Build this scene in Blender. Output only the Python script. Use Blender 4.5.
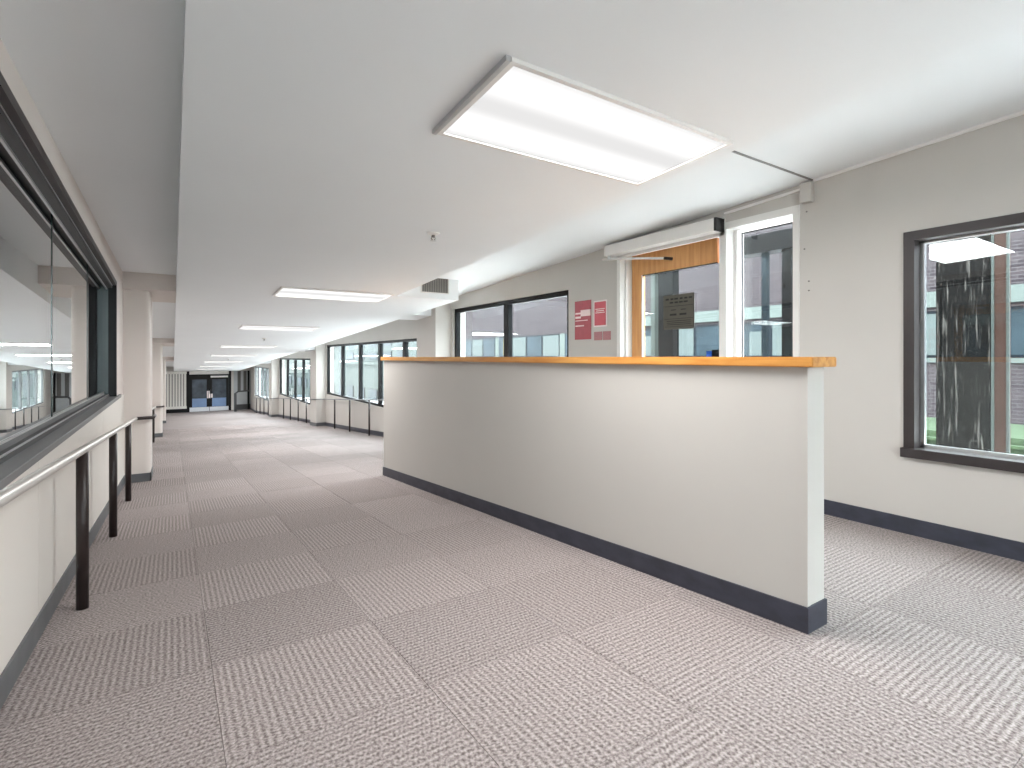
import bpy, bmesh, math, random
from mathutils import Vector, Matrix
random.seed(7)
for o in list(bpy.data.objects): bpy.data.objects.remove(o)
scene = bpy.context.scene
COL = scene.collection
# ------------------------------------------------------------------ camera
F = 517.0; TH = math.atan(339 / 517); EYE = 1.07
cam_d = bpy.data.cameras.new('camera'); cam = bpy.data.objects.new('camera', cam_d); COL.objects.link(cam)
cam.location = (0, 0, EYE); cam.rotation_euler = (math.pi / 2, 0, -TH)
cam_d.sensor_width = 36; cam_d.lens = F / 1024 * 36; cam_d.shift_y = -27 / 1024; cam_d.clip_start = 0.02; cam_d.clip_end = 300
scene.camera = cam
# ------------------------------------------------------------------ sky and exposure
w = bpy.data.worlds.new('overcast_sky'); scene.world = w; w.use_nodes = True
bg = w.node_tree.nodes['Background']; bg.inputs[0].default_value = (0.92, 0.96, 1.0, 1); bg.inputs[1].default_value = 10.5
LAMP_W = 37.0
scene.view_settings.view_transform = 'Standard'; scene.view_settings.look = 'None'
scene.view_settings.exposure = 0.52; scene.view_settings.gamma = 1.0; scene.view_settings.use_curve_mapping = False

# ------------------------------------------------------------------ materials
def lin(r, g, b):
    f = lambda c: (c / 255 / 12.92) if c / 255 <= 0.04045 else ((c / 255 + 0.055) / 1.055) ** 2.4
    return (f(r), f(g), f(b), 1)
def base_mat(name):
    m = bpy.data.materials.new(name); m.use_nodes = True
    nt = m.node_tree; return m, nt, nt.nodes['Principled BSDF']
def N(nt, t, **kw):
    n = nt.nodes.new(t)
    for k, v in kw.items(): setattr(n, k, v)
    return n
def plain(name, rgb, rough=0.6, metal=0.0, var=0.0, scale=6.0, bump=0.0, bscale=60.0, spec=0.5, stretch=None, detail=4):
    m, nt, p = base_mat(name)
    c = lin(*rgb); p.inputs['Roughness'].default_value = rough; p.inputs['Metallic'].default_value = metal
    p.inputs['Specular IOR Level'].default_value = spec
    tc = N(nt, 'ShaderNodeTexCoord')
    mp = N(nt, 'ShaderNodeMapping'); nt.links.new(tc.outputs['Object'], mp.inputs[0])
    if stretch: mp.inputs['Scale'].default_value = stretch
    if var:
        n = N(nt, 'ShaderNodeTexNoise'); n.inputs['Scale'].default_value = scale; n.inputs['Detail'].default_value = detail
        nt.links.new(mp.outputs[0], n.inputs['Vector'])
        r = N(nt, 'ShaderNodeValToRGB'); nt.links.new(n.outputs[0], r.inputs[0])
        r.color_ramp.elements[0].position = 0.3; r.color_ramp.elements[1].position = 0.7
        r.color_ramp.elements[0].color = tuple(x * (1 - var) for x in c[:3]) + (1,)
        r.color_ramp.elements[1].color = tuple(min(1, x * (1 + var)) for x in c[:3]) + (1,)
        nt.links.new(r.outputs[0], p.inputs['Base Color'])
    else:
        p.inputs['Base Color'].default_value = c
    if bump:
        n2 = N(nt, 'ShaderNodeTexNoise'); n2.inputs['Scale'].default_value = bscale; nt.links.new(mp.outputs[0], n2.inputs['Vector'])
        b = N(nt, 'ShaderNodeBump'); b.inputs['Strength'].default_value = bump; b.inputs['Distance'].default_value = 0.004
        nt.links.new(n2.outputs[0], b.inputs['Height']); nt.links.new(b.outputs[0], p.inputs['Normal'])
    return m
M = {}
M['wall'] = plain('painted_wall', (198, 193, 187), 0.65, var=0.025, scale=1.3, bump=0.04, bscale=90)
M['ceil'] = plain('painted_ceiling', (238, 240, 241), 0.8, var=0.015, scale=1.0, bump=0.03, bscale=50)
M['half'] = plain('half_wall_paint', (203, 199, 193), 0.55, var=0.02, scale=1.1, bump=0.03, bscale=80)
M['pink'] = plain('left_wall_paint', (222, 214, 208), 0.6, var=0.02, scale=1.3)
M['panel'] = plain('left_wall_panel', (226, 222, 215), 0.5, var=0.015, scale=1.0)
M['base'] = plain('vinyl_baseboard', (58, 60, 72), 0.45, var=0.25, scale=9, stretch=(1, 1, 2))
M['basel'] = plain('grey_vinyl_baseboard', (98, 100, 103), 0.5, var=0.12, scale=9)
M['black'] = plain('black_aluminium', (11, 12, 15), 0.45, var=0.1, scale=12, spec=.25)
M['brown'] = plain('dark_bronze_frame', (48, 41, 41), 0.45, var=0.08, scale=12)
M['alu'] = plain('aluminium', (205, 207, 208), 0.3, metal=0.85, var=0.05, scale=14)
M['track'] = plain('grey_track', (112, 113, 114), 0.45, var=0.1, scale=20, stretch=(1, .1, 1))
M['dtrack'] = plain('dark_track', (62, 62, 64), 0.5, var=0.12, scale=20, stretch=(1, .1, 1))
M['white'] = plain('white_enamel', (232, 229, 225), 0.4, var=0.02, scale=5)
M['post'] = plain('dark_brown_steel', (38, 28, 27), 0.4, var=0.25, scale=18, stretch=(1, 1, .25))
M['steel'] = plain('brushed_steel_rail', (215, 213, 208), 0.32, metal=0.6, var=0.06, scale=25)
M['screw'] = plain('screw_grey', (120, 116, 112), 0.5)
M['red'] = plain('poster_red', (168, 62, 74), 0.45, var=0.08, scale=20)
M['red2'] = plain('notice_red', (203, 84, 96), 0.5, var=0.05, scale=20)
M['pinkbar'] = plain('poster_print_and_glare', (240, 216, 214), 0.5)  # pale print, also the painted reflection on the tall poster
M['paper'] = plain('paper_white', (238, 226, 224), 0.6)
M['rust'] = plain('sticker_dull_red', (176, 120, 122), 0.6, var=0.2, scale=120)
M['sign'] = plain('sign_olive_grey', (86, 82, 72), 0.55, var=0.06, scale=20)
M['ink'] = plain('sign_black_print', (24, 22, 20), 0.6)
M['blue'] = plain('blue_plastic', (38, 92, 190), 0.4)
M['dark'] = plain('dark_cap', (34, 33, 32), 0.6, var=0.15, scale=40)
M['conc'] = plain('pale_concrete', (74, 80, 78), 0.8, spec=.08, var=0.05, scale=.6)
M['concpath'] = plain('concrete_paving', (206, 203, 201), 0.9, var=0.08, scale=1.2, bump=.1)
M['asphalt'] = plain('asphalt', (120, 120, 124), 0.9, var=0.1, scale=2)
M['grass'] = plain('lawn_green', (44, 60, 36), 0.95, var=0.3, scale=5, bump=.6, bscale=60, detail=8)
M['roomdark'] = plain('adjoining_room_grey', (150, 152, 152), 0.8, var=0.05)
M['exwin'] = plain('far_window_glass', (34, 44, 50), 0.5, var=0.35, scale=1.1, spec=.12)
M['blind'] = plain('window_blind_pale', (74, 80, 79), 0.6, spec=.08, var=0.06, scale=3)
M['yellow'] = plain('curtain_yellow', (92, 83, 52), 0.7, spec=.08)
M['exframe'] = plain('far_frame_dark', (26, 30, 35), 0.5, spec=.08)
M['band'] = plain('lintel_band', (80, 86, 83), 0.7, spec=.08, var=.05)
M['canopy'] = plain('dark_steel_post', (15, 15, 16), 0.45, spec=.08, var=.15, scale=8)
M['bpost'] = plain('brown_post', (66, 50, 45), 0.5, spec=.08, var=.1)
M['kick'] = plain('kick_plate', (214, 216, 220), 0.4)
M['doorblue'] = plain('blue_lower_panel', (120, 146, 184), 0.35, var=.08, scale=4)
M['endgrey'] = plain('end_panel_grey', (170, 172, 174), 0.4, var=.06, scale=2)
M['slat'] = plain('white_slat', (232, 230, 224), 0.6)
M['gap'] = plain('dark_gap', (92, 90, 88), 0.7)
M['endglass'] = plain('far_door_glass', (66, 76, 86), 0.2, var=.4, scale=2.5)
M['jamb'] = plain('grey_green_jamb', (78, 92, 94), .35, var=.1, scale=14, stretch=(3, 3, .2))
M['vslat'] = plain('vent_slat', (150, 144, 140), .5)
M['carpetback'] = plain('carpet_backing', (96, 87, 86), 0.95)

def wood(name, c0, c1, axis):
    m, nt, p = base_mat(name)
    tc = N(nt, 'ShaderNodeTexCoord'); mp = N(nt, 'ShaderNodeMapping'); nt.links.new(tc.outputs['Object'], mp.inputs[0])
    s = [22, 22, 22]; s[axis] = 1.6; mp.inputs['Scale'].default_value = s
    n = N(nt, 'ShaderNodeTexNoise'); n.inputs['Scale'].default_value = 1.4; n.inputs['Detail'].default_value = 5; n.inputs['Distortion'].default_value = .6
    nt.links.new(mp.outputs[0], n.inputs['Vector'])
    r = N(nt, 'ShaderNodeValToRGB'); nt.links.new(n.outputs[0], r.inputs[0])
    r.color_ramp.elements[0].position = .32; r.color_ramp.elements[1].position = .68
    r.color_ramp.elements[0].color = lin(*c0); r.color_ramp.elements[1].color = lin(*c1)
    nt.links.new(r.outputs[0], p.inputs['Base Color']); p.inputs['Roughness'].default_value = .4
    return m
M['cap'] = wood('oak_cap', (198, 130, 58), (228, 170, 92), 1)
M['door'] = wood('oak_door', (212, 150, 90), (230, 174, 112), 2)

def glass(name, tint, layers=2.0):
    m = bpy.data.materials.new(name); m.use_nodes = True; nt = m.node_tree; nt.nodes.clear()
    out = N(nt, 'ShaderNodeOutputMaterial'); mix = N(nt, 'ShaderNodeMixShader')
    tr = N(nt, 'ShaderNodeBsdfTransparent'); tr.inputs[0].default_value = tint
    gl = N(nt, 'ShaderNodeBsdfGlossy'); gl.inputs['Roughness'].default_value = 0.0; gl.inputs[0].default_value = (.96, .98, .98, 1)
    fr = N(nt, 'ShaderNodeFresnel'); fr.inputs[0].default_value = 1.5
    # several glass surfaces behind each other: n R / (1 + (n-1) R)
    n = layers          # each pane has two faces, each stands for `layers` surfaces
    ge = N(nt, 'ShaderNodeNewGeometry'); io = N(nt, 'ShaderNodeMath', operation='MULTIPLY_ADD')
    nt.links.new(ge.outputs['Backfacing'], io.inputs[0]); io.inputs[1].default_value = 1 / 1.5 - 1.5; io.inputs[2].default_value = 1.5
    nt.links.new(io.outputs[0], fr.inputs[0])
    a = N(nt, 'ShaderNodeMath', operation='MULTIPLY'); a.inputs[1].default_value = n
    b = N(nt, 'ShaderNodeMath', operation='MULTIPLY_ADD'); b.inputs[1].default_value = n - 1; b.inputs[2].default_value = 1
    d = N(nt, 'ShaderNodeMath', operation='DIVIDE')
    nt.links.new(fr.outputs[0], a.inputs[0]); nt.links.new(fr.outputs[0], b.inputs[0])
    nt.links.new(a.outputs[0], d.inputs[0]); nt.links.new(b.outputs[0], d.inputs[1])
    nt.links.new(d.outputs[0], mix.inputs[0]); nt.links.new(tr.outputs[0], mix.inputs[1]); nt.links.new(gl.outputs[0], mix.inputs[2])
    nt.links.new(mix.outputs[0], out.inputs[0]); return m
M['glass'] = glass('window_glass', (.92, .97, .975, 1), 1.0)
M['glassL'] = glass('corridor_glazing', (.90, .94, .935, 1), 12.0)
M['edge'] = plain('glass_edge_green', (46, 62, 60), 0.2)

def brick(name, scale=1.0):
    m, nt, p = base_mat(name)
    tc = N(nt, 'ShaderNodeTexCoord'); mp = N(nt, 'ShaderNodeMapping'); nt.links.new(tc.outputs['Object'], mp.inputs[0])
    mp.inputs['Rotation'].default_value = (math.pi / 2, 0, math.pi / 2)
    sx = N(nt, 'ShaderNodeSeparateXYZ'); nt.links.new(tc.outputs['Object'], sx.inputs[0])
    cx = N(nt, 'ShaderNodeCombineXYZ'); nt.links.new(sx.outputs[1], cx.inputs[0]); nt.links.new(sx.outputs[2], cx.inputs[1])
    b = N(nt, 'ShaderNodeTexBrick'); nt.links.new(cx.outputs[0], b.inputs['Vector'])
    b.inputs['Color1'].default_value = lin(44, 39, 42); b.inputs['Color2'].default_value = lin(58, 52, 54); b.inputs['Mortar'].default_value = lin(74, 70, 71)
    b.inputs['Scale'].default_value = 1; b.inputs['Brick Width'].default_value = .22; b.inputs['Row Height'].default_value = .075; b.inputs['Mortar Size'].default_value = .008
    nt.links.new(b.outputs[0], p.inputs['Base Color']); p.inputs['Roughness'].default_value = .9; p.inputs['Specular IOR Level'].default_value = .06
    return m
M['brick'] = brick('purple_grey_brick')

def streaky():
    m, nt, p = base_mat('stained_dark_column')
    tc = N(nt, 'ShaderNodeTexCoord')
    mp = N(nt, 'ShaderNodeMapping'); mp.inputs['Scale'].default_value = (30, 30, 2.2); nt.links.new(tc.outputs['Object'], mp.inputs[0])
    n = N(nt, 'ShaderNodeTexNoise'); n.inputs['Scale'].default_value = 1.6; n.inputs['Detail'].default_value = 6; nt.links.new(mp.outputs[0], n.inputs['Vector'])
    r = N(nt, 'ShaderNodeValToRGB'); nt.links.new(n.outputs[0], r.inputs[0])
    r.color_ramp.elements[0].position = .56; r.color_ramp.elements[1].position = .70
    n2 = N(nt, 'ShaderNodeTexNoise'); n2.inputs['Scale'].default_value = 70; n2.inputs['Detail'].default_value = 3; nt.links.new(tc.outputs['Object'], n2.inputs['Vector'])
    r2 = N(nt, 'ShaderNodeValToRGB'); nt.links.new(n2.outputs[0], r2.inputs[0]); r2.color_ramp.elements[0].position = .63; r2.color_ramp.elements[1].position = .75
    mx = N(nt, 'ShaderNodeMath', operation='MAXIMUM'); nt.links.new(r.outputs[0], mx.inputs[0]); nt.links.new(r2.outputs[0], mx.inputs[1])
    c = N(nt, 'ShaderNodeMix', data_type='RGBA'); nt.links.new(mx.outputs[0], c.inputs[0])
    c.inputs[6].default_value = lin(13, 12, 12); c.inputs[7].default_value = lin(92, 89, 86)
    nt.links.new(c.outputs[2], p.inputs['Base Color']); p.inputs['Roughness'].default_value = .8; p.inputs['Specular IOR Level'].default_value = .1
    return m
M['streak'] = streaky()

def carpet(name, far=False):
    m, nt, p = base_mat(name); p.inputs['Roughness'].default_value = .95; p.inputs['Specular IOR Level'].default_value = .15
    tc = N(nt, 'ShaderNodeTexCoord'); sx = N(nt, 'ShaderNodeSeparateXYZ'); nt.links.new(tc.outputs['Object'], sx.inputs[0])
    def math_(op, a, b=None, c=None):
        n = N(nt, 'ShaderNodeMath', operation=op)
        for i, v in enumerate((a, b, c)):
            if v is None: continue
            if isinstance(v, (int, float)): n.inputs[i].default_value = v
            else: nt.links.new(v, n.inputs[i])
        return n.outputs[0]
    # a little wobble of the tufted rows
    wob = N(nt, 'ShaderNodeTexNoise'); wob.inputs['Scale'].default_value = 45; nt.links.new(tc.outputs['Object'], wob.inputs['Vector'])
    xx = math_('MULTIPLY_ADD', wob.outputs[0], .006, sx.outputs[0])
    rib = math_('SINE', math_('MULTIPLY', xx, 2 * math.pi / .0231))
    rib = math_('MULTIPLY_ADD', rib, .5, .5)
    loop = math_('MULTIPLY_ADD', math_('SINE', math_('MULTIPLY', math_('ADD', sx.outputs[1], math_('MULTIPLY', xx, .4)), 2 * math.pi / .0145)), .5, .5)
    sp = N(nt, 'ShaderNodeTexNoise'); sp.inputs['Scale'].default_value = 105; sp.inputs['Detail'].default_value = 4; nt.links.new(tc.outputs['Object'], sp.inputs['Vector'])
    spk = math_('SUBTRACT', sp.outputs[0], .5)
    h = math_('ADD', math_('MULTIPLY', rib, .34), math_('ADD', math_('MULTIPLY', loop, .12), math_('MULTIPLY_ADD', spk, 2.1, .18)))
    r = N(nt, 'ShaderNodeValToRGB'); nt.links.new(h, r.inputs[0])
    e = r.color_ramp.elements; e[0].position = .0; e[0].color = lin(104, 95, 93); e[1].position = .85; e[1].color = lin(180, 170, 167)
    oi = N(nt, 'ShaderNodeObjectInfo')
    hs = N(nt, 'ShaderNodeHueSaturation'); nt.links.new(r.outputs[0], hs.inputs['Color'])
    nt.links.new(math_('MULTIPLY_ADD', oi.outputs['Random'], .17, .915), hs.inputs['Value'])
    nt.links.new(hs.outputs[0], p.inputs['Base Color'])
    bp = N(nt, 'ShaderNodeBump'); bp.inputs['Strength'].default_value = .4; bp.inputs['Distance'].default_value = .004
    nt.links.new(h, bp.inputs['Height']); nt.links.new(bp.outputs[0], p.inputs['Normal'])
    return m
M['carpet'] = carpet('ribbed_loop_carpet')
M['carpetfar'] = plain('distant_carpet', (150, 142, 140), .95, var=.06, scale=1.5, stretch=(1, 1.6, 1), spec=.15)

def diffuser():
    m = bpy.data.materials.new('lamp_diffuser'); m.use_nodes = True; nt = m.node_tree; nt.nodes.clear()
    out = N(nt, 'ShaderNodeOutputMaterial'); em = N(nt, 'ShaderNodeEmission')
    tc = N(nt, 'ShaderNodeTexCoord'); sx = N(nt, 'ShaderNodeSeparateXYZ'); nt.links.new(tc.outputs['Object'], sx.inputs[0])
    # glow of the two tubes behind the lens, fading at their ends
    a = N(nt, 'ShaderNodeMath', operation='ABSOLUTE'); nt.links.new(sx.outputs[1], a.inputs[0])
    mr = N(nt, 'ShaderNodeMapRange'); mr.interpolation_type = 'SMOOTHSTEP'
    s = N(nt, 'ShaderNodeMath', operation='SUBTRACT'); s.inputs[1].default_value = .16; nt.links.new(a.outputs[0], s.inputs[0])
    b = N(nt, 'ShaderNodeMath', operation='ABSOLUTE'); nt.links.new(s.outputs[0], b.inputs[0]); nt.links.new(b.outputs[0], mr.inputs[0])
    mr.inputs[1].default_value = .03; mr.inputs[2].default_value = .14; mr.inputs[3].default_value = .80; mr.inputs[4].default_value = .58
    em.inputs[0].default_value = (1, .99, .985, 1); nt.links.new(mr.outputs[0], em.inputs[1]); nt.links.new(em.outputs[0], out.inputs[0]); return m
M['lamp'] = diffuser()

# ------------------------------------------------------------------ geometry helpers
def link(name, bm, mat, parent=None, smooth=False, loc=None):
    me = bpy.data.meshes.new(name); bmesh.ops.recalc_face_normals(bm, faces=bm.faces); bm.to_mesh(me); bm.free()
    me.materials.append(M[mat] if isinstance(mat, str) else mat)
    if smooth:
        for f in me.polygons: f.use_smooth = True
    o = bpy.data.objects.new(name, me); COL.objects.link(o)
    if loc: o.location = loc
    if parent: o.parent = parent
    return o
def hexa(bm, P):                                   # 8 corners: bottom ring then top ring
    v = [bm.verts.new(p) for p in P]
    for f in ((3, 2, 1, 0), (4, 5, 6, 7), (0, 1, 5, 4), (1, 2, 6, 5), (2, 3, 7, 6), (3, 0, 4, 7)):
        bm.faces.new([v[i] for i in f])
def box(bm, x0, x1, y0, y1, z0, z1):
    fz = lambda z, y: z(y) if callable(z) else z
    hexa(bm, [(x0, y0, fz(z0, y0)), (x1, y0, fz(z0, y0)), (x1, y1, fz(z0, y1)), (x0, y1, fz(z0, y1)),
              (x0, y0, fz(z1, y0)), (x1, y0, fz(z1, y0)), (x1, y1, fz(z1, y1)), (x0, y1, fz(z1, y1))])
def bx(name, mat, x0, x1, y0, y1, z0, z1, parent=None, bevel=0.0, seg=2):
    bm = bmesh.new(); box(bm, x0, x1, y0, y1, z0, z1)
    if bevel: bmesh.ops.bevel(bm, geom=bm.edges[:], offset=bevel, segments=seg, affect='EDGES', profile=.5)
    return link(name, bm, mat, parent)
def tube(bm, pts, r, n=14, cap=True):
    pts = [Vector(p) for p in pts]; rings = []
    up = Vector((0, 0, 1))
    for i, p in enumerate(pts):
        d0 = (p - pts[i - 1]).normalized() if i else None
        d1 = (pts[i + 1] - p).normalized() if i < len(pts) - 1 else None
        t = (d0 + d1).normalized() if d0 and d1 else (d0 or d1)
        k = 1 / max(.5, t.dot(d1 or d0))
        a = up.cross(t)
        if a.length < .05: a = Vector((1, 0, 0)).cross(t)
        a.normalize(); b = t.cross(a)
        rings.append([bm.verts.new(p + (a * math.cos(q) * k + b * math.sin(q)) * r) for q in [2 * math.pi * j / n for j in range(n)]])
    for A, B in zip(rings, rings[1:]):
        for j in range(n): bm.faces.new((A[j], A[(j + 1) % n], B[(j + 1) % n], B[j]))
    if cap: bm.faces.new(rings[0][::-1]); bm.faces.new(rings[-1])
def rod(name, mat, pts, r, parent=None, n=14):
    bm = bmesh.new(); tube(bm, pts, r, n); o = link(name, bm, mat, parent)
    for f in o.data.polygons: f.use_smooth = len(f.vertices) == 4
    return o
def lathe(name, mat, prof, loc, parent=None, n=20):   # profile (r, z)
    bm = bmesh.new(); rings = [[bm.verts.new((r * math.cos(2 * math.pi * j / n), r * math.sin(2 * math.pi * j / n), z)) for j in range(n)] for r, z in prof]
    for A, B in zip(rings, rings[1:]):
        for j in range(n): bm.faces.new((A[j], A[(j + 1) % n], B[(j + 1) % n], B[j]))
    bm.faces.new(rings[0][::-1]); bm.faces.new(rings[-1])
    return link(name, bm, mat, parent, loc=loc)
def struct(o, label=None):
    o['kind'] = 'structure'
    if label: o['label'] = label
    return o
def thing(name, label, cat, loc=(0, 0, 0), group=None):
    o = bpy.data.objects.new(name, None); COL.objects.link(o); o.location = loc; o.empty_display_size = .1
    o['label'] = label; o['category'] = cat
    if group: o['group'] = group
    return o
def adopt(parent):            # keep world positions of parts built in world coordinates
    for c in parent.children: c.matrix_parent_inverse = Matrix.Translation(-Vector(parent.location))
def tag(o, label, cat, group=None):
    o['label'] = label; o['category'] = cat
    if group: o['group'] = group
    return o

# ------------------------------------------------------------------ key levels (metres)
XL, XR = -0.49, 3.72                      # inner faces of the long walls
YB, YE = -3.2, 33.0                       # corridor behind the camera, far end
Y0, Y1 = 1.01, 31.0                       # the ramp runs down from Y0 to Y1
def fl(y): return 0.0 if y <= Y0 else (-0.064 * (y - Y0) if y < Y1 else -0.064 * (Y1 - Y0))
ZE = fl(40)
def sof(y): return 2.16 - .0566 * y       # corridor ceiling
def rc(y): return 2.39 - .051 * y         # raised ceiling along the right wall
HX0, HX1, HY0, HY1 = 2.06, 2.188, 1.05, 5.88   # half wall

# ------------------------------------------------------------------ floor with carpet tiles
YT = Y0 + .6 * 30
bm = bmesh.new()
t = .011
box(bm, XL - .1, XR + .1, YB, Y0, -.3, -t)
box(bm, XL - .1, HX0 + .05, Y0, 5.81, lambda y: fl(y) - .35, lambda y: fl(y) - t)
box(bm, HX0 + .05, XR + .1, Y0, 5.81, -.7, -t)
box(bm, XL - .1, XR + .1, 5.81, YT, lambda y: fl(y) - .35, lambda y: fl(y) - t)
floor = struct(link('floor', bm, 'carpetback'), 'carpeted floor ramping gently down the corridor')
bm = bmesh.new()
box(bm, XL - .1, XR + .1, YT, Y1, lambda y: fl(y) - .35, fl)
box(bm, XL - .1, XR + .1, Y1, YE + .2, ZE - .35, ZE)
link('far_carpet', bm, 'carpetfar', floor)
def tile_mesh(wx, wy):
    bm = bmesh.new(); g = .0005
    box(bm, -wx / 2 + g, wx / 2 - g, -wy / 2 + g, wy / 2 - g, -t, 0)
    top = [e for e in bm.edges if all(v.co.z > -1e-6 for v in e.verts)]
    bmesh.ops.bevel(bm, geom=top, offset=.0014, segments=1, affect='EDGES')
    me = bpy.data.meshes.new('carpet_tile'); bm.to_mesh(me); bm.free(); me.materials.append(M['carpet']); return me
TM = {}
def put_tile(x0, x1, y0, y1, z, pitch, turn):
    wx, wy = x1 - x0, y1 - y0
    if pitch: wy = wy / math.cos(pitch)
    key = (round(wx, 3), round(wy, 3), turn)
    if key not in TM: TM[key] = tile_mesh(*((wy, wx) if turn else (wx, wy)))
    o = bpy.data.objects.new('carpet_tile', TM[key]); COL.objects.link(o); o.parent = floor
    o.matrix_local = Matrix.Translation((x0 + (x1 - x0) / 2, (y0 + y1) / 2, z + random.uniform(-.0006, .0006))) @ Matrix.Rotation(-pitch, 4, 'X') @ Matrix.Rotation(math.pi / 2 if turn else 0, 4, 'Z')
slope = math.atan(.064)
for i in range(7):
    a, b = -.48 + .6 * i, .12 + .6 * i
    for k in range(-5, 30):
        ya, yb = Y0 + .6 * k, Y0 + .6 * (k + 1); ym = (ya + yb) / 2
        turn = bool((i + k) % 2)                  # quarter-turned like a chessboard
        ramp = k >= 0
        if ramp and k < 8 and i == 4:
            put_tile(a, HX0 - .001, ya, yb, fl(ym), slope, turn); put_tile(HX1 + .001, b, ya, yb, 0, 0, turn)
        elif ramp and k < 8 and i > 4: put_tile(a, b, ya, yb, 0, 0, turn)
        else: put_tile(a, b, ya, yb, fl(ym), slope if ramp else 0, turn)

put_tile(HX0 - .001, HX1 + .001, Y0, HY0 + .02, 0, 0, False)
# ------------------------------------------------------------------ right wall
def zf(y): return fl(y) - .3
wins = {'D': (-2.3, 1.322, .466, 1.825), 'C': (4.514, 7.38, .46, 1.83), 'B': (8.3, 15.53, -.01, 1.415), 'A': (16.45, 23.5, -.50, 1.02), 'E': (24.5, 31.4, -1.03, .56)}
DO = (1.947, 3.745, 0.0, 2.15)            # opening of door and sidelight
bm = bmesh.new(); WT = .22
ops = sorted([wins[k] for k in wins] + [DO])
y = YB
for (a, b, z0, z1) in ops:
    box(bm, XR, XR + WT, y, a, zf, lambda q: 2.9 - .04 * q)
    if z0 > -.001 and a == DO[0]: pass
    else: box(bm, XR, XR + WT, a, b, lambda q: min(zf(q), z0 - .05), z0)
    box(bm, XR, XR + WT, a, b, z1, lambda q: 2.9 - .04 * q)
    y = b
box(bm, XR, XR + WT, y, YE + .2, zf, lambda q: 2.9 - .04 * q)
bmesh.ops.remove_doubles(bm, verts=bm.verts, dist=1e-5)
wall_r = struct(link('wall_right', bm, 'wall'), 'warm grey painted wall on the right with windows and door')
for (yy, zz) in ((1.915, 1.83), (1.885, 1.60), (1.885, 1.535), (1.90, 2.09)):
    o = lathe('screw', 'screw', [(.006, 0), (.006, .004), (.003, .006)], (XR, yy, zz), wall_r, 8); o.rotation_euler = (0, -math.pi / 2, 0)
# piers on both walls, every 8.07 m
PIER = [7.47, 15.6, 23.65]
for n, y in enumerate(PIER):
    o = bx('wall_pier', 'wall', 3.455, XR + .05, y, y + .75, lambda q: fl(q) - .2, lambda q: rc(q) + .1, bevel=.012)
    struct(o, ['nearest', 'second', 'third'][n] + ' projecting wall pier between the right-hand windows')
    bx('baseboard', 'basel', 3.447, 3.457, y - .008, y + .758, lambda q: fl(q), lambda q: fl(q) + .1, o)
    bx('baseboard', 'basel', 3.447, XR, y - .008, y + .002, lambda q: fl(q), lambda q: fl(q) + .1, o)
LP = [7.6, 15.7, 23.75]
for n, y in enumerate(LP):
    bm = bmesh.new(); box(bm, XL - .05, -.228, y, y + .75, lambda q: fl(q) - .2, lambda q: sof(q) + .35)
    ed = [e for e in bm.edges if abs(e.verts[0].co.z - e.verts[1].co.z) > .5 and e.verts[0].co.x > -.3]
    bmesh.ops.bevel(bm, geom=ed, offset=.05, segments=6, affect='EDGES', profile=.5)
    o = struct(link('wall_pier', bm, 'pink'), ['nearest', 'second', 'third'][n] + ' projecting wall pier on the left side')
    bx('baseboard', 'basel', XL, -.22, y - .008, y + .004, lambda q: fl(q), lambda q: fl(q) + .1, o)
    bx('baseboard', 'basel', -.232, -.22, y - .008, y + .758, lambda q: fl(q), lambda q: fl(q) + .1, o)
# baseboard right
bm = bmesh.new()
box(bm, XR - .009, XR + .002, YB, DO[0], 0, .1); box(bm, XR - .009, XR + .002, DO[1], 5.75, 0, .1)
yy = 5.9
for p in PIER + [YE]:
    if p == YE: box(bm, XR - .009, XR + .002, yy, Y1, fl, lambda q: fl(q) + .1); box(bm, XR - .009, XR + .002, Y1, YE, ZE, ZE + .1)
    else: box(bm, XR - .009, XR + .002, yy, p, fl, lambda q: fl(q) + .1)
    yy = p + .75
struct(link('baseboard_right', bm, 'base'), 'dark vinyl baseboard along the right wall')

# ------------------------------------------------------------------ left wall
def hd(y): return 2.131 - .0427 * y       # outer edge of window head
def lc(y): return 2.197 - .018 * y        # ceiling strip beside the left wall
SILL = .668; WY1 = 6.70
bm = bmesh.new()
box(bm, XL - .22, XL, YB, WY1, zf, SILL - .033); box(bm, XL - .22, XL, YB, WY1, hd, 2.7)
box(bm, XL - .22, XL, YB, -1.2, SILL - .04, hd)
box(bm, XL - .22, XL, WY1, YE + .2, zf, 2.7)
wall_l = struct(link('wall_left', bm, 'pink'), 'pale left wall carrying the long corridor window')
js = [-3.2, -1.93, .51, 2.95, 5.39, 7.6]
for a, b in zip(js, js[1:]):
    parts = [(a, Y0), (Y0, b)] if a < Y0 < b else [(a, b)]
    bm = bmesh.new()
    for (p, q) in parts:
        box(bm, XL - .001, XL + .01, p + (.0015 if p == a else 0), q - (.0015 if q == b else 0), lambda s: fl(s) + .0, SILL - .034)
    link('panel', bm, 'panel', wall_l)
bm = bmesh.new()
box(bm, XL, XL + .018, YB, Y0, 0, .1); box(bm, XL, XL + .018, Y0, 7.6, fl, lambda q: fl(q) + .1)
yy = 8.35
for p in LP[1:] + [Y1]:
    box(bm, XL, XL + .012, yy, p, fl, lambda q: fl(q) + .1); yy = p + .75
struct(link('baseboard_left', bm, 'basel'), 'grey vinyl baseboard along the left wall')

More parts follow.
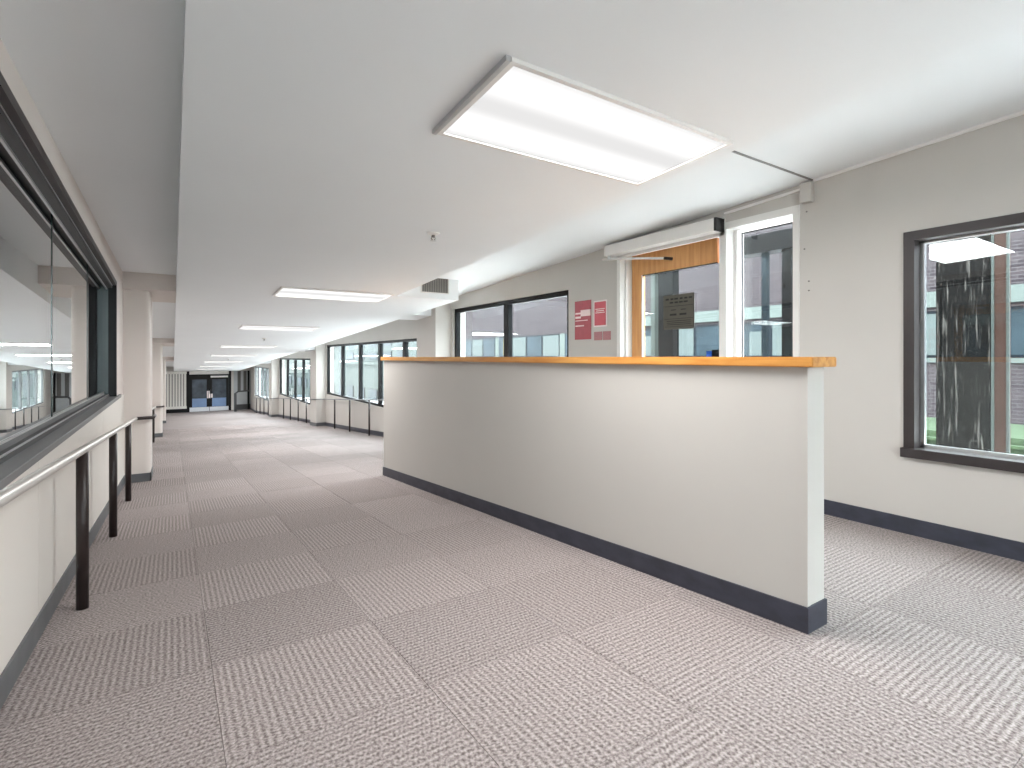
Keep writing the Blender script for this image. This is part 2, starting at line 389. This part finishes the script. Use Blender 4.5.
# left window: stepped head and sill tracks, frameless butt-jointed panes
win_l = struct(thing('window_1', 'long interior window with butt-jointed glass panes on the left', 'window', (XL, 2.8, SILL)), None); del win_l['category']
def gt(y): return 2.03 - .028 * y         # glass top
GX = -.60
bx('frame_head', 'brown', XL - .03, XL + .006, -1.2, WY1, lambda y: hd(y) - .045, hd, win_l)
bx('frame_head', 'dtrack', XL - .075, XL - .028, -1.2, WY1, lambda y: hd(y) - .075 - .0 * y, lambda y: hd(y) - .03, win_l)
bx('track', 'alu', XL - .036, XL - .026, -1.2, WY1, lambda y: hd(y) - .052, lambda y: hd(y) - .043, win_l)
bx('frame_head', 'dtrack', GX - .01, XL - .07, -1.2, WY1, lambda y: gt(y) - .0, lambda y: hd(y) - .05, win_l)
bx('track', 'alu', XL - .082, XL - .070, -1.2, WY1, lambda y: hd(y) - .088, lambda y: hd(y) - .072, win_l)
bx('frame_head', 'track', GX - .12, GX - .012, -1.2, WY1, lambda y: gt(y) + .0, lambda y: hd(y) - .02, win_l)
bx('sill', 'track', XL - .06, XL + .022, -1.2, WY1 + .32, SILL - .033, SILL, win_l, bevel=.003)
bx('sill_track', 'dtrack', XL - .10, XL - .05, -1.2, WY1, SILL - .03, SILL + .018, win_l)
bx('track', 'alu', XL - .064, XL - .056, -1.2, WY1, SILL + .012, SILL + .024, win_l)
bx('sill_track', 'track', GX - .14, XL - .095, -1.2, WY1, SILL - .03, SILL + .044, win_l)
bx('track', 'alu', XL - .104, XL - .096, -1.2, WY1, SILL + .034, SILL + .05, win_l)
bx('frame_jamb', 'black', XL - .06, XL + .006, WY1 - .06, WY1, SILL, hd, win_l)
bx('frame_jamb', 'jamb', GX - .03, XL - .055, WY1 - .03, WY1 - .0, SILL + .02, hd, win_l)
bx('frame_jamb', 'black', GX - .14, GX - .03, WY1 - .02, WY1, SILL + .02, hd, win_l)
jy = [-1.2, 1.0, 2.53, 4.03, 5.53, WY1 - .02]
for a, b in zip(jy, jy[1:]):
    bx('glass_pane', 'glassL', GX - .004, GX + .004, a + .009, b - .009, SILL + .04, lambda y: gt(y) + .03, win_l)
    if b < 6: bx('glass_joint', 'edge', GX - .006, GX + .007, b - .011, b + .011, SILL + .05, lambda y: gt(y) + .03, win_l)
adopt(win_l)
# room behind the left glazing
bm = bmesh.new()
RX = -3.6
box(bm, RX - .1, RX, -1.5, 9.0, -.6, 2.7); box(bm, RX, XL - .2, -1.6, -1.5, -.6, 2.7); box(bm, RX, XL - .22, 9.0, 9.1, -.6, 2.7)
box(bm, RX, XL - .22, -1.5, 9.0, -.6, -.5); box(bm, RX, XL - .22, -1.5, 9.0, 2.5, 2.6)
struct(link('wall_adjoining_room', bm, 'roomdark'), 'dim room behind the left corridor glass')

# ------------------------------------------------------------------ ceilings
bm = bmesh.new()
box(bm, .03, 2.285, YB, 6.07, sof, lambda y: sof(y) + .34)
box(bm, .03, 3.14, 6.07, YE + .2, sof, lambda y: sof(y) + .34)
bmesh.ops.remove_doubles(bm, verts=bm.verts, dist=1e-5)
ceil = struct(link('ceiling', bm, 'ceil'), 'lowered pale grey corridor ceiling carrying the light panels')
bm = bmesh.new(); box(bm, 2.2, XR + .1, 1.868, YE + .2, rc, lambda y: rc(y) + .2)
cr = struct(link('ceiling_right', bm, 'ceil'), 'raised ceiling strip above the half wall and entrance')
bx('ceiling_panel', 'ceil', 2.2, XR + .1, YB, 1.854, lambda y: rc(y) + .006, lambda y: rc(y) + .2, cr)
bx('joint_strip', 'screw', 2.2, XR, 1.852, 1.870, lambda y: rc(y) + .002, lambda y: rc(y) + .05, cr)
bx('edge_bead', 'white', XR - .012, XR + .002, YB, 1.85, lambda y: rc(y) - .012, lambda y: rc(y) + .01, cr)
bm = bmesh.new(); box(bm, XL - .1, .1, YB, 7.6, lc, lambda y: lc(y) + .2)
box(bm, XL - .1, .1, 7.6, YE + .2, lambda y: sof(y) + .26, lambda y: sof(y) + .5)
struct(link('ceiling_left', bm, 'ceil'), 'narrow shaded ceiling strip beside the left wall')
for n, y in enumerate(LP):
    struct(bx('ceiling_beam', 'pink', XL - .05, .05, y - .12, y + .85, lambda q: sof(q) + .13, lambda q: sof(q) + .42), ['nearest', 'second', 'third'][n] + ' cross beam above the left pier')
for n, y in enumerate(PIER):
    struct(bx('ceiling_beam', 'ceil', 3.1, XR + .05, y + .15, y + .75, sof, lambda q: rc(q) + .05), ['nearest', 'second', 'third'][n] + ' cross beam above the right pier')

# ------------------------------------------------------------------ half wall
hw = struct(bx('wall_center', 'half', HX0, HX1, HY0, HY1, lambda y: fl(y) - .05, 1.031), 'long free-standing half wall topped with a wooden cap')
bx('wall_return', 'half', HX1, XR, HY1 - .13, HY1, -.4, 1.031, hw)
bx('corner_bead', 'half', HX0 - .002, HX0 + .02, HY0 - .002, HY0 + .02, .1, 1.03, hw)
bm = bmesh.new(); box(bm, HX0 - .03, HX1 + .028, HY0 - .035, HY1 + .02, 1.031, 1.0705)
bmesh.ops.bevel(bm, geom=bm.edges[:], offset=.003, segments=2, affect='EDGES')
c = link('wood_cap', bm, 'cap', hw); c['label'] = 'honey oak cap board'
bx('wood_cap', 'cap', HX1 + .028, XR, HY1 - .16, HY1 + .02, 1.031, 1.0705, hw)
bm = bmesh.new()
box(bm, HX0 - .008, HX0 + .001, HY0 - .008, HY1 + .008, fl, lambda y: fl(y) + .1)
box(bm, HX0 + .001, HX1 - .001, HY0 - .0078, HY0 + .001, -.002, .0998)
box(bm, HX1 - .001, HX1 + .008, HY0 - .008, HY1 - .13, 0, .1)
box(bm, HX0 - .008, XR, HY1 - .001, HY1 + .008, fl, lambda y: fl(y) + .1)
struct(link('baseboard_center', bm, 'base'), 'dark slate vinyl baseboard around the half wall')

# ------------------------------------------------------------------ right-hand windows
def window(n, key, mulls, mat, label, depth=.07, fw=.055, xin=.03, inner=False):
    a, b, z0, z1 = wins[key]
    w = struct(thing('window_%d' % n, label, 'window', (XR, (a + b) / 2, z0))); del w['category']
    xa = XR + xin; xb = xa + depth
    if inner: xa = XR - .012
    bx('frame_rail', mat, xa, xb, a, b, z1 - fw, z1, w); bx('frame_rail', mat, xa - (.02 if inner else 0), xb, a - (.01 if inner else 0), b + (.01 if inner else 0), z0, z0 + fw, w)
    bx('frame_stile', mat, xa, xb, a, a + fw, z0 + fw, z1 - fw, w); bx('frame_stile', mat, xa, xb, b - fw, b, z0 + fw, z1 - fw, w)
    e = [a + fw * .5] + mulls + [b - fw * .5]
    for m in mulls: bx('mullion', mat, xa, xb, m - .055, m + .055, z0 + fw, z1 - fw, w)
    for p, q in zip(e, e[1:]):
        bx('glass_pane', 'glass', xb - .03, xb - .022, p, q, z0 + fw * .7, z1 - fw * .7, w)
    if inner:
        for (p, q, r, s) in ((a + fw, b - fw, z0 + fw, z0 + fw + .02), (a + fw, b - fw, z1 - fw - .015, z1 - fw), (b - fw - .02, b - fw, z0 + fw, z1 - fw), (a + fw, a + fw + .02, z0 + fw, z1 - fw)):
            bx('glazing_bead', 'alu', xb - .05, xb - .02, p, q, r, s, w)
    bx('reveal_sill', 'wall', XR + .02, XR + WT, a, b, z0 - .01, z0 + .004, w)
    adopt(w); return w
window(2, 'D', [-.06, -1.3], 'brown', 'dark bronze framed window at the right edge, low sill', depth=.10, inner=True)
window(3, 'C', [5.87], 'black', 'black framed two-pane window behind the half wall', fw=.06)
window(4, 'B', [9.57, 11.01, 12.43, 13.98], 'black', 'black framed five-pane ribbon window past the first right pier')
window(5, 'A', [17.75, 18.96, 20.38, 21.9], 'black', 'black framed ribbon window past the second right pier')
window(6, 'E', [25.9, 27.3, 28.7, 30.1], 'track', 'far grey framed window past the third right pier')

# ------------------------------------------------------------------ entrance door and sidelight
d = struct(thing('door_1', 'oak entrance door with large glass, white frame and sidelight', 'door', (XR, 2.85, 0))); del d['category']
XA, XB = XR - .012, XR + WT + .01
bx('frame_head', 'white', XA, XB, DO[0], DO[1], 2.095, 2.15, d)
bx('frame_jamb', 'white', XA, XB, DO[0], 1.992, 0, 2.095, d); bx('frame_jamb', 'white', XA, XB, 3.70, DO[1], 0, 2.095, d)
bx('frame_mullion', 'white', XA, XB, 2.525, 2.588, 0, 2.095, d)
bx('frame_stop', 'white', XR + .05, XR + .075, 3.675, 3.70, 0, 2.095, d)
bx('frame_stop', 'white', XR + .05, XR + .075, 2.588, 2.61, 0, 2.095, d)
bx('frame_stop', 'white', XR + .09, XR + .13, 2.495, 2.525, 0, 2.095, d)
bx('frame_sill', 'white', XA, XB, 1.992, 2.525, 0, .12, d)
sl = bx('sidelight_pane', 'glass', XR + .160, XR + .168, 1.992, 2.497, .16, 2.075, d)
bx('sidelight_bead', 'black', XR + .15, XR + .16, 2.488, 2.497, .16, 2.08, sl); bx('sidelight_bead', 'black', XR + .15, XR + .16, 1.992, 2.497, 2.07, 2.08, sl)
DX0, DX1 = XR + .15, XR + .195
lf = bx('door_stile', 'door', DX0, DX1, 3.565, 3.695, .01, 2.085, d); bx('door_stile', 'door', DX0, DX1, 2.595, 2.70, .01, 2.085, d)
bx('door_rail', 'door', DX0, DX1, 2.72, 3.565, 1.875, 2.085, d); bx('door_rail', 'door', DX0, DX1, 2.72, 3.565, .01, .28, d)
bx('glass_pane', 'glass', DX0 + .018, DX0 + .026, 2.715, 3.57, .275, 1.88, d)
bx('glass_bead', 'paper', DX0 - .004, DX0 + .01, 3.553, 3.567, .28, 1.875, d); bx('glass_bead', 'black', DX0 - .004, DX0 + .01, 2.72, 3.553, 1.866, 1.876, d)
pb = rod('push_bar', 'alu', [(DX0 - .07, 2.66, 1.03), (DX0 - .07, 3.62, 1.03)], .02, d)
bx('bar_bracket', 'black', DX0 - .1, DX0, 2.63, 2.70, .98, 1.13, pb); bx('bar_end', 'blue', DX0 - .105, DX0 - .03, 2.70, 2.75, 1.05, 1.12, pb)
adopt(d)
a_ = rod('closer_arm', 'white', [(3.625, 3.86, 2.052), (3.70, 3.55, 2.025), (3.83, 3.22, 1.985)], .011, d)
rod('arm_shoe', 'dark', [(3.80, 3.23, 1.985), (3.868, 3.19, 1.98)], .014, a_)
adopt(d)
s = thing('door_sign', 'olive grey notice with black print taped inside the oak door glass', 'sign', (DX0, 3.16, 1.3))
SY0, SY1, SZ0, SZ1 = 2.955, 3.30, 1.325, 1.645
SX = DX0 + .004
bx('sheet', 'sign', SX, SX + .004, SY0, SY1, SZ0, SZ1, s)
def ink(y0, y1, z0, z1, m='ink', nm='print_or_glare'): bx(nm, m, SX - .001, SX, SY0 + (SY1 - SY0) * y0, SY0 + (SY1 - SY0) * y1, SZ0 + (SZ1 - SZ0) * z0, SZ0 + (SZ1 - SZ0) * z1, s)
for k in range(6): ink(.06 + .15 * k, .06 + .15 * k + random.uniform(.09, .13), .855, .905)
for k in range(4): ink(.2 + .155 * k, .2 + .155 * k + random.uniform(.1, .14), .755, .80)
for z in (.665, .30, .075): ink(.04, .96, z, z + .012)
for a, b in ((.26, .42), (.58, .74)): ink(a, b, .55, .575); ink(a - .02, b + .04, .40, .455)
for z in (.235, .18, .13): ink(.1, .88, z, z + .018)
ink(0, .02, 0, 1); 
adopt(s)
op = thing('door_operator', 'white automatic door closer housing with arm above the oak door', 'door closer', (3.66, 3.18, 2.07))
bx('housing', 'white', 3.60, XR - .012, 2.56, 3.815, 2.078, 2.178, op, bevel=.003)
bx('end_cap', 'dark', 3.598, XR - .012, 2.54, 2.56, 2.076, 2.18, op)
bx('backplate', 'white', XR - .012, XR, 2.54, 3.83, 2.05, 2.19, op)
lathe('pivot', 'alu', [(.018, -.02), (.018, .02)], (3.64, 3.78, 2.062), op)
adopt(op)
# wall conduit and junction box
cd = thing('wall_conduit', 'white surface conduit and junction box beside the door closer', 'conduit', (XR, 1.9, 2.2))
bx('junction_box', 'wall', XR - .05, XR, 1.848, 1.925, 2.145, 2.285, cd, bevel=.005)
bx('raceway', 'white', XR - .018, XR, 1.925, 2.54, lambda y: 2.245 - .05 * (y - 1.925) * 1.0, lambda y: 2.262 - .05 * (y - 1.925), cd)
adopt(cd)
# posters on the wall between window and door
def poster(name, label, y0, y1, z0, z1, mat, bars, border=None, group=None):
    o = thing(name, label, 'poster', (XR - .002, (y0 + y1) / 2, z0), group)
    bx('sheet', 'paper' if border else mat, XR - .004, XR - .0005, y0, y1, z0, z1, o)
    if border: bx('printed_field', mat, XR - .006, XR - .004, y0 + border, y1 - border, z0 + border, z1 - border, o)
    for (a, b, c, e) in bars: bx('print_or_glare', 'pinkbar', XR - .0075, XR - .006 if border else XR - .004, y0 + (y1 - y0) * a, y0 + (y1 - y0) * b, z0 + (z1 - z0) * c, z0 + (z1 - z0) * e, o)
    adopt(o)
poster('wall_poster', 'tall dark red poster with a painted pale reflection, left of the notices', 4.135, 4.40, 1.26, 1.68, 'red', [(.03, .62, .60, .76), (.62, .95, .55, .60), (.62, .95, .66, .70), (.2, .95, .48, .50), (.42, .95, .34, .37)])  # first, widest bar is a reflection painted on the sheet, not print
poster('wall_notice', 'small bright red notice with white border beside the tall poster', 3.895, 4.095, 1.385, 1.66, 'red2', [(.15, .85, .66, .69), (.2, .8, .59, .62), (.15, .85, .52, .55)], .015)
for k, (y0, y1) in enumerate(((3.968, 4.09), (3.84, 3.955))):
    o = bx('wall_sticker', 'rust', XR - .003, XR - .0005, y0, y1, 1.245, 1.335); tag(o, ['small square dull red sticker under the notice, next to the tall poster', 'small square dull red sticker under the notice, nearer the door frame'][k], 'sticker', 'square stickers below the notice')

# ------------------------------------------------------------------ ceiling lights
LY = [-2.6, 1.745, 6.24, 9.99, 14.5, 18.3, 22.3, 26.3, 30.0]
ords = ['ceiling light panel just behind the viewpoint', 'large nearest ceiling light panel above the half wall', 'second ceiling light panel, level with the ceiling vent', 'third ceiling light panel down the corridor', 'fourth ceiling light panel down the corridor', 'fifth ceiling light panel down the corridor', 'sixth ceiling light panel down the corridor', 'seventh ceiling light panel down the corridor', 'last ceiling light panel above the far doors']
ps = math.atan(.0566)
for k, y in enumerate(LY):
    x0, x1 = (.95, 2.18) if k < 2 else (.965, 2.215)
    L = thing('ceiling_light', ords[k], 'ceiling light', ((x0 + x1) / 2, y, sof(y)), 'recessed light panels in the corridor ceiling')
    L.rotation_euler = (-ps, 0, 0)
    hx, hy = (x1 - x0) / 2, .295
    def lp(nm, m, *a): return bx(nm, m, *a, L)
    lp('frame', 'white', -hx, hx, -hy, -hy + .02, -.016, .01); lp('frame', 'white', -hx, hx, hy - .02, hy, -.016, .01)
    lp('frame', 'white', -hx, -hx + .02, -hy + .02, hy - .02, -.016, .01); lp('frame', 'white', hx - .02, hx, -hy + .02, hy - .02, -.016, .01)
    lp('diffuser', 'lamp', -hx + .02, hx - .02, -hy + .02, hy - .02, -.008, .008)
    if k == 1: lp('raised_edge', 'alu', -hx - .022, -hx - .004, -hy, hy, -.02, .004)
    ld = bpy.data.lights.new('tube_light', 'AREA'); ld.shape = 'RECTANGLE'; ld.size = 2 * hx - .06; ld.size_y = 2 * hy - .06; ld.energy = LAMP_W; ld.color = (1, .99, .985)
    lo = bpy.data.objects.new('tube_light', ld); COL.objects.link(lo); lo.parent = L; lo.location = (0, 0, -.012)
# sprinklers
for k, (x, y) in enumerate(((1.57, 3.43), (1.63, 12.15), (1.6, 20.3))):
    s = thing('sprinkler_head', ['ceiling sprinkler head between the two nearest light panels', 'ceiling sprinkler head past the third light panel', 'tiny ceiling sprinkler head far down the corridor'][k], 'sprinkler', (x, y, sof(y)), 'ceiling sprinkler heads')
    lathe('flange', 'white', [(.046, .0), (.044, -.008), (.024, -.018)], (0, 0, 0), s)
    lathe('body', 'screw', [(.012, -.012), (.012, -.03), (.009, -.034)], (0, 0, 0), s, 12)
    for q in (-1, 1): rod('frame_arm', 'screw', [(q * .012, 0, -.028), (q * .016, 0, -.042), (q * .004, 0, -.056)], .0035, s, 6)
    lathe('deflector', 'alu', [(.022, -.056), (.023, -.059), (.008, -.061)], (0, 0, 0), s, 12)
# vent box grille
gr = thing('air_vent', 'grey louvred return grille on the ceiling box', 'vent', (2.9, 6.06, 1.85))
gx0, gx1, gz0, gz1 = 2.62, 2.985, 1.895, 2.085
Yg = 6.07
bx('backing', 'gap', gx0, gx1, Yg - .006, Yg, gz0, gz1, gr)
for (a, b, c, e) in ((gx0 - .012, gx1 + .012, gz0 - .012, gz0), (gx0 - .012, gx1 + .012, gz1, gz1 + .012), (gx0 - .012, gx0, gz0, gz1), (gx1, gx1 + .012, gz0, gz1)): bx('grille_frame', 'white', a, b, Yg - .012, Yg, c, e, gr)
for k in range(15):
    x = gx0 + .012 + k * (gx1 - gx0 - .024) / 14; bx('slat', 'vslat', x - .005, x + .005, Yg - .013, Yg - .004, gz0, gz1, gr)
adopt(gr)

# ------------------------------------------------------------------ handrails
def handrail(name, label, x, xj, posts, ystart, yend, jogs, hgt, r, pr, mat, jmat):
    h = thing(name, label, 'handrail', (x, ystart, fl(ystart)))
    P = lambda xx, yy: (xx, yy, fl(yy) + hgt)
    a0 = ystart
    for (a, b) in jogs + [(yend, None)]:
        rod('rail', mat, [P(x, a0)] + ([P(x, Y0)] if a0 < Y0 else []) + [P(x, a - .10 if b else a)], r, h, 16)
        if b:      # the rail steps out around a wall pier
            rod('pier_bend', jmat, [P(x, a - .10), P(x + (xj - x) * .5, a - .05), P(xj, a - .03), P(xj, b + .03), P(x + (xj - x) * .5, b + .05), P(x, b + .10)], r, h, 12)
            a0 = b + .10
    for y in posts: rod('post', 'post', [(x, y, fl(y) - .002), (x, y, fl(y) + hgt - r * .6)], pr, h, 14)
    adopt(h); return h
handrail('handrail', 'pale metal handrail on dark posts along the left wall', -.365, -.20, [0, 1.5, 3.22, 4.75, 6.28, 9.4, 10.95, 12.5, 14.0, 17.3, 18.8, 20.4, 22.0], -.4, 23.4, [(7.60, 8.35), (15.7, 16.45)], .762, .019, .025, 'steel', 'post')
handrail('handrail', 'thin metal guard handrail on slim dark posts under the right windows', 3.6, 3.42, [9.68, 11.2, 12.7, 14.1, 17.6, 18.9, 20.3, 21.7, 25.6, 26.9, 28.2, 29.5], 8.5, 30.6, [(15.6, 16.35), (23.65, 24.4)], .78, .015, .02, 'track', 'track')

# ------------------------------------------------------------------ far end wall with doors
ZT = sof(YE) + .2
bm = bmesh.new()
box(bm, XL - .2, -.32, YE, YE + .2, ZE - .2, 1.5); box(bm, -.32, XR + .2, YE, YE + .2, .30, 1.5)
box(bm, 2.74, 2.86, YE, YE + .2, ZE - .2, .30)
struct(link('wall_back', bm, 'wall'), 'end wall of the corridor around the double doors')
e = thing('slatted_screen', 'white panel of upright slats left of the far double doors', 'screen', (.2, YE, ZE))
bx('backing', 'gap', -.32, .62, YE + .03, YE + .06, ZE, .30, e)
bx('top_rail', 'slat', -.32, .62, YE - .01, YE + .03, .16, .30, e); bx('bottom_rail', 'slat', -.32, .62, YE - .01, YE + .03, ZE + .2, ZE + .34, e)
bx('plinth', 'black', -.32, .62, YE - .012, YE + .03, ZE, ZE + .2, e)
for k in range(7):
    x = -.28 + k * .13; bx('slat', 'slat', x, x + .095, YE - .005, YE + .03, ZE + .34, .16, e)
adopt(e)
dd = struct(thing('door_2', 'black double doors with glass at the far end of the corridor', 'door', (1.66, YE, ZE))); del dd['category']
bx('frame_jamb', 'black', .62, .74, YE - .02, YE + .1, ZE, .30, dd); bx('frame_jamb', 'black', 2.62, 2.74, YE - .02, YE + .1, ZE, .30, dd)
bx('frame_head', 'black', .74, 2.62, YE - .02, YE + .1, .02, .12, dd); bx('transom_panel', 'white', .74, 2.62, YE + .0, YE + .05, .12, .30, dd)
for k, (a, b) in enumerate(((.74, 1.68), (1.68, 2.62))):
    lf = bx('door_leaf', 'black', a - .01, b + .01 if k else b - .002, YE + .03, YE + .07, ZE + .01, .02, dd)
    bx('glass_panel', 'endglass', a + .13, b - .13, YE + .02, YE + .03, ZE + .72, -.16, lf)
    bx('lower_panel', 'doorblue', a + .13, b - .13, YE + .02, YE + .03, ZE + .25, ZE + .72, lf)
    bx('kick_plate', 'kick', a + .01, b - .01, YE + .015, YE + .03, ZE + .01, ZE + .24, lf)
    rod('pull_handle', 'dtrack', [((b - .06) if k == 0 else (a + .06), YE - .02, ZE + .7), ((b - .06) if k == 0 else (a + .06), YE - .02, ZE + 1.2)], .015, lf)
bx('backing', 'black', .62, 2.74, YE + .1, YE + .14, ZE, .31, dd)  # added unseen sheet that keeps outdoor light from showing around the leaves
bx('closer', 'white', 1.74, 2.58, YE - .06, YE + .02, -.06, .03, dd)
adopt(dd)
nt_ = bx('paper_notice', 'paper', 1.56, 1.69, YE - .004, YE + .028, ZE + .72, ZE + 1.12); tag(nt_, 'white paper notice on the far black double doors', 'notice')
nt_ = bx('round_notice', 'paper', 1.69, 1.84, YE - .004, YE + .028, ZE + .74, ZE + .96, bevel=.004); tag(nt_, 'smaller white notice on the right leaf of the far doors', 'notice')
ew = struct(thing('window_7', 'grey glazed end panel right of the far double doors', 'window', (3.3, YE, ZE))); del ew['category']
bx('panel', 'endgrey', 2.86, XR, YE + .05, YE + .08, ZE, .30, ew)
for x in (3.06, 3.36): bx('frosted_pane', 'gap', x, x + .16, YE + .045, YE + .05, -.86, .28, ew)
bx('frame_jamb', 'black', 3.56, 3.66, YE - .02, YE + .05, ZE, .30, ew); bx('plinth', 'dtrack', 2.9, XR, YE + .03, YE + .05, ZE, ZE + .3, ew)
adopt(ew)
er = thing('end_rail', 'short grey rail on a stout post right of the far doors', 'handrail', (3.0, YE - .9, ZE))
bx('post', 'dtrack', 2.80, 2.92, YE - 1.0, YE - .9, ZE, ZE + 1.0, er); rod('rail', 'dtrack', [(2.86, YE - .95, ZE + .98), (3.0, YE - .8, ZE + 1.08), (3.6, YE - .3, ZE + 1.08)], .04, er)
adopt(er)
# wall behind the viewpoint
bm = bmesh.new(); box(bm, XL - .22, -.1, YB - .15, YB, -.3, 2.9); box(bm, 1.7, XR + .22, YB - .15, YB, -.3, 2.9); box(bm, -.1, 1.7, YB - .15, YB, 2.25, 2.9); box(bm, -.1, 1.7, YB - .15, YB, -.3, .75)
struct(link('wall_front', bm, 'wall'), 'glazed wall closing the corridor behind the viewpoint')
wf = struct(thing('window_8', 'added black framed window behind the viewpoint, unseen, for daylight', 'window', (1.7, YB, 0))); del wf['category']  # added, unseen window that brings more daylight into the corridor
for x in (-.1, .8, 1.64): bx('mullion', 'black', x, x + .06, YB - .1, YB - .03, .75, 2.25, wf)
for x in (-.04, .86): bx('glass_pane', 'glass', x, x + .8, YB - .07, YB - .06, .75, 2.25, wf)
bx('transom', 'black', -.1, 1.7, YB - .1, YB - .03, .75, .81, wf); bx('transom', 'black', -.1, 1.7, YB - .1, YB - .03, 2.19, 2.25, wf)
adopt(wf)

# ------------------------------------------------------------------ outside
def gz(y): return -.35 if y < 8 else -.35 - .06 * (y - 8)
bm = bmesh.new(); box(bm, XR + WT, 60, -40, 8, -1.5, -.35); box(bm, -20, XR + WT, -40, YB - .16, -1.5, -.35); box(bm, XR + WT, 60, 8, 110, lambda y: gz(y) - 1.5, gz)
struct(link('ground', bm, 'concpath'), 'paved ground outside the windows')
bm = bmesh.new(); box(bm, 10.2, 12.6, -25, 5.2, -.36, -.12)
bmesh.ops.bevel(bm, geom=bm.edges[:], offset=.1, segments=2, affect='EDGES')
tag(link('lawn', bm, 'grass'), 'strip of lawn outside in front of the brick building', 'lawn')
BXF = 14.0
b = thing('brick_building', 'purple grey brick building with a ribbon of windows across the way', 'building', (BXF, 10, -.35))
bm = bmesh.new()
W0, W1 = 1.05, 2.08
box(bm, BXF, BXF + 6, -25, 32, W1, 4.9); box(bm, BXF, BXF + 6, -25, 32, -2.2, W0)
link('wall', bm, 'brick', b)
bx('core', 'exframe', BXF + .5, BXF + 6, -25, 32, W0, W1, b)
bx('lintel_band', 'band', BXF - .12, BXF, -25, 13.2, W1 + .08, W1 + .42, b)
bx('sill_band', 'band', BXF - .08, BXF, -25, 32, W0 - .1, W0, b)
y = -12.0; k = 0
while y < 31.5:
    wd = 1.25
    f = bx('window', 'exframe', BXF + .02, BXF + .10, y, y + wd, W0, W1, b)
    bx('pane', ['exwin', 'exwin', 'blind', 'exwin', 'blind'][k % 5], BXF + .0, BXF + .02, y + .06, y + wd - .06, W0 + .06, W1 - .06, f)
    if k % 3 == 0: bx('blind', 'blind', BXF - .01, BXF + .0, y + .1, y + wd * .5, W0 + .06, W0 + .75, f)
    if k % 7 == 4: bx('curtain', 'yellow', BXF - .01, BXF + .0, y + .5, y + .8, W0 + .1, W1 - .1, f)
    if k % 4 == 1: bx('pier', 'band', BXF + .01, BXF + .12, y + wd, y + wd + .35, W0, W1, b); y += .35
    y += wd; k += 1
adopt(b)
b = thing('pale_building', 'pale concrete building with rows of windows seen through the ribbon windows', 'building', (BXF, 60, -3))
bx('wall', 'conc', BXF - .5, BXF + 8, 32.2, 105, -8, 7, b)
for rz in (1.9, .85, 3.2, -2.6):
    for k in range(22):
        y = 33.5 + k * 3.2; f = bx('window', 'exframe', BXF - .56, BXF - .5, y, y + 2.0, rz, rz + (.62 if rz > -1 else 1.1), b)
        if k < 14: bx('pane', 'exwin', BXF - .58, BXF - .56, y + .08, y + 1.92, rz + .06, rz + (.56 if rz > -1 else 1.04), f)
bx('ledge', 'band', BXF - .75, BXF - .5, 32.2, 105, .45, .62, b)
adopt(b)
c = thing('entry_canopy', 'dark steel entrance canopy frame outside the oak door', 'canopy', (5.5, 3.2, 0))
for (y0, y1) in ((2.94, 3.04), (4.48, 4.72), (6.0, 6.1)): bx('post', 'canopy', 5.44, 5.56, y0, y1, -.36, 2.22, c)
bx('slim_post', 'band', 5.46, 5.54, 4.80, 4.87, -.36, 2.22, c); bx('slim_post', 'exwin', 5.46, 5.52, 3.22, 3.28, -.36, 2.22, c)
bx('beam', 'canopy', 5.40, 5.60, 1.75, 6.2, 2.22, 2.42, c); bx('beam', 'canopy', 4.0, 5.4, 1.80, 1.95, 2.25, 2.42, c)
bx('slab', 'concpath', XR + WT, 6.3, 1.75, 6.2, -.36, -.01, c)
adopt(c)
cl = thing('stained_column', 'dark column streaked with white stains outside the right window', 'column', (5.5, 1.5, -.35))
bx('shaft', 'streak', 5.46, 5.62, 1.36, 1.71, -.36, 2.6, cl)
adopt(cl)
cl = thing('brown_post', 'brown outdoor post with white edge strips beside the stained column', 'post', (5.5, 1.3, -.35))
bx('shaft', 'bpost', 5.46, 5.56, 1.262, 1.335, -.36, 2.6, cl); bx('edge_strip', 'conc', 5.45, 5.47, 1.335, 1.352, -.36, 2.6, cl); bx('edge_strip', 'conc', 5.45, 5.47, 1.245, 1.262, -.36, 2.6, cl)
adopt(cl)
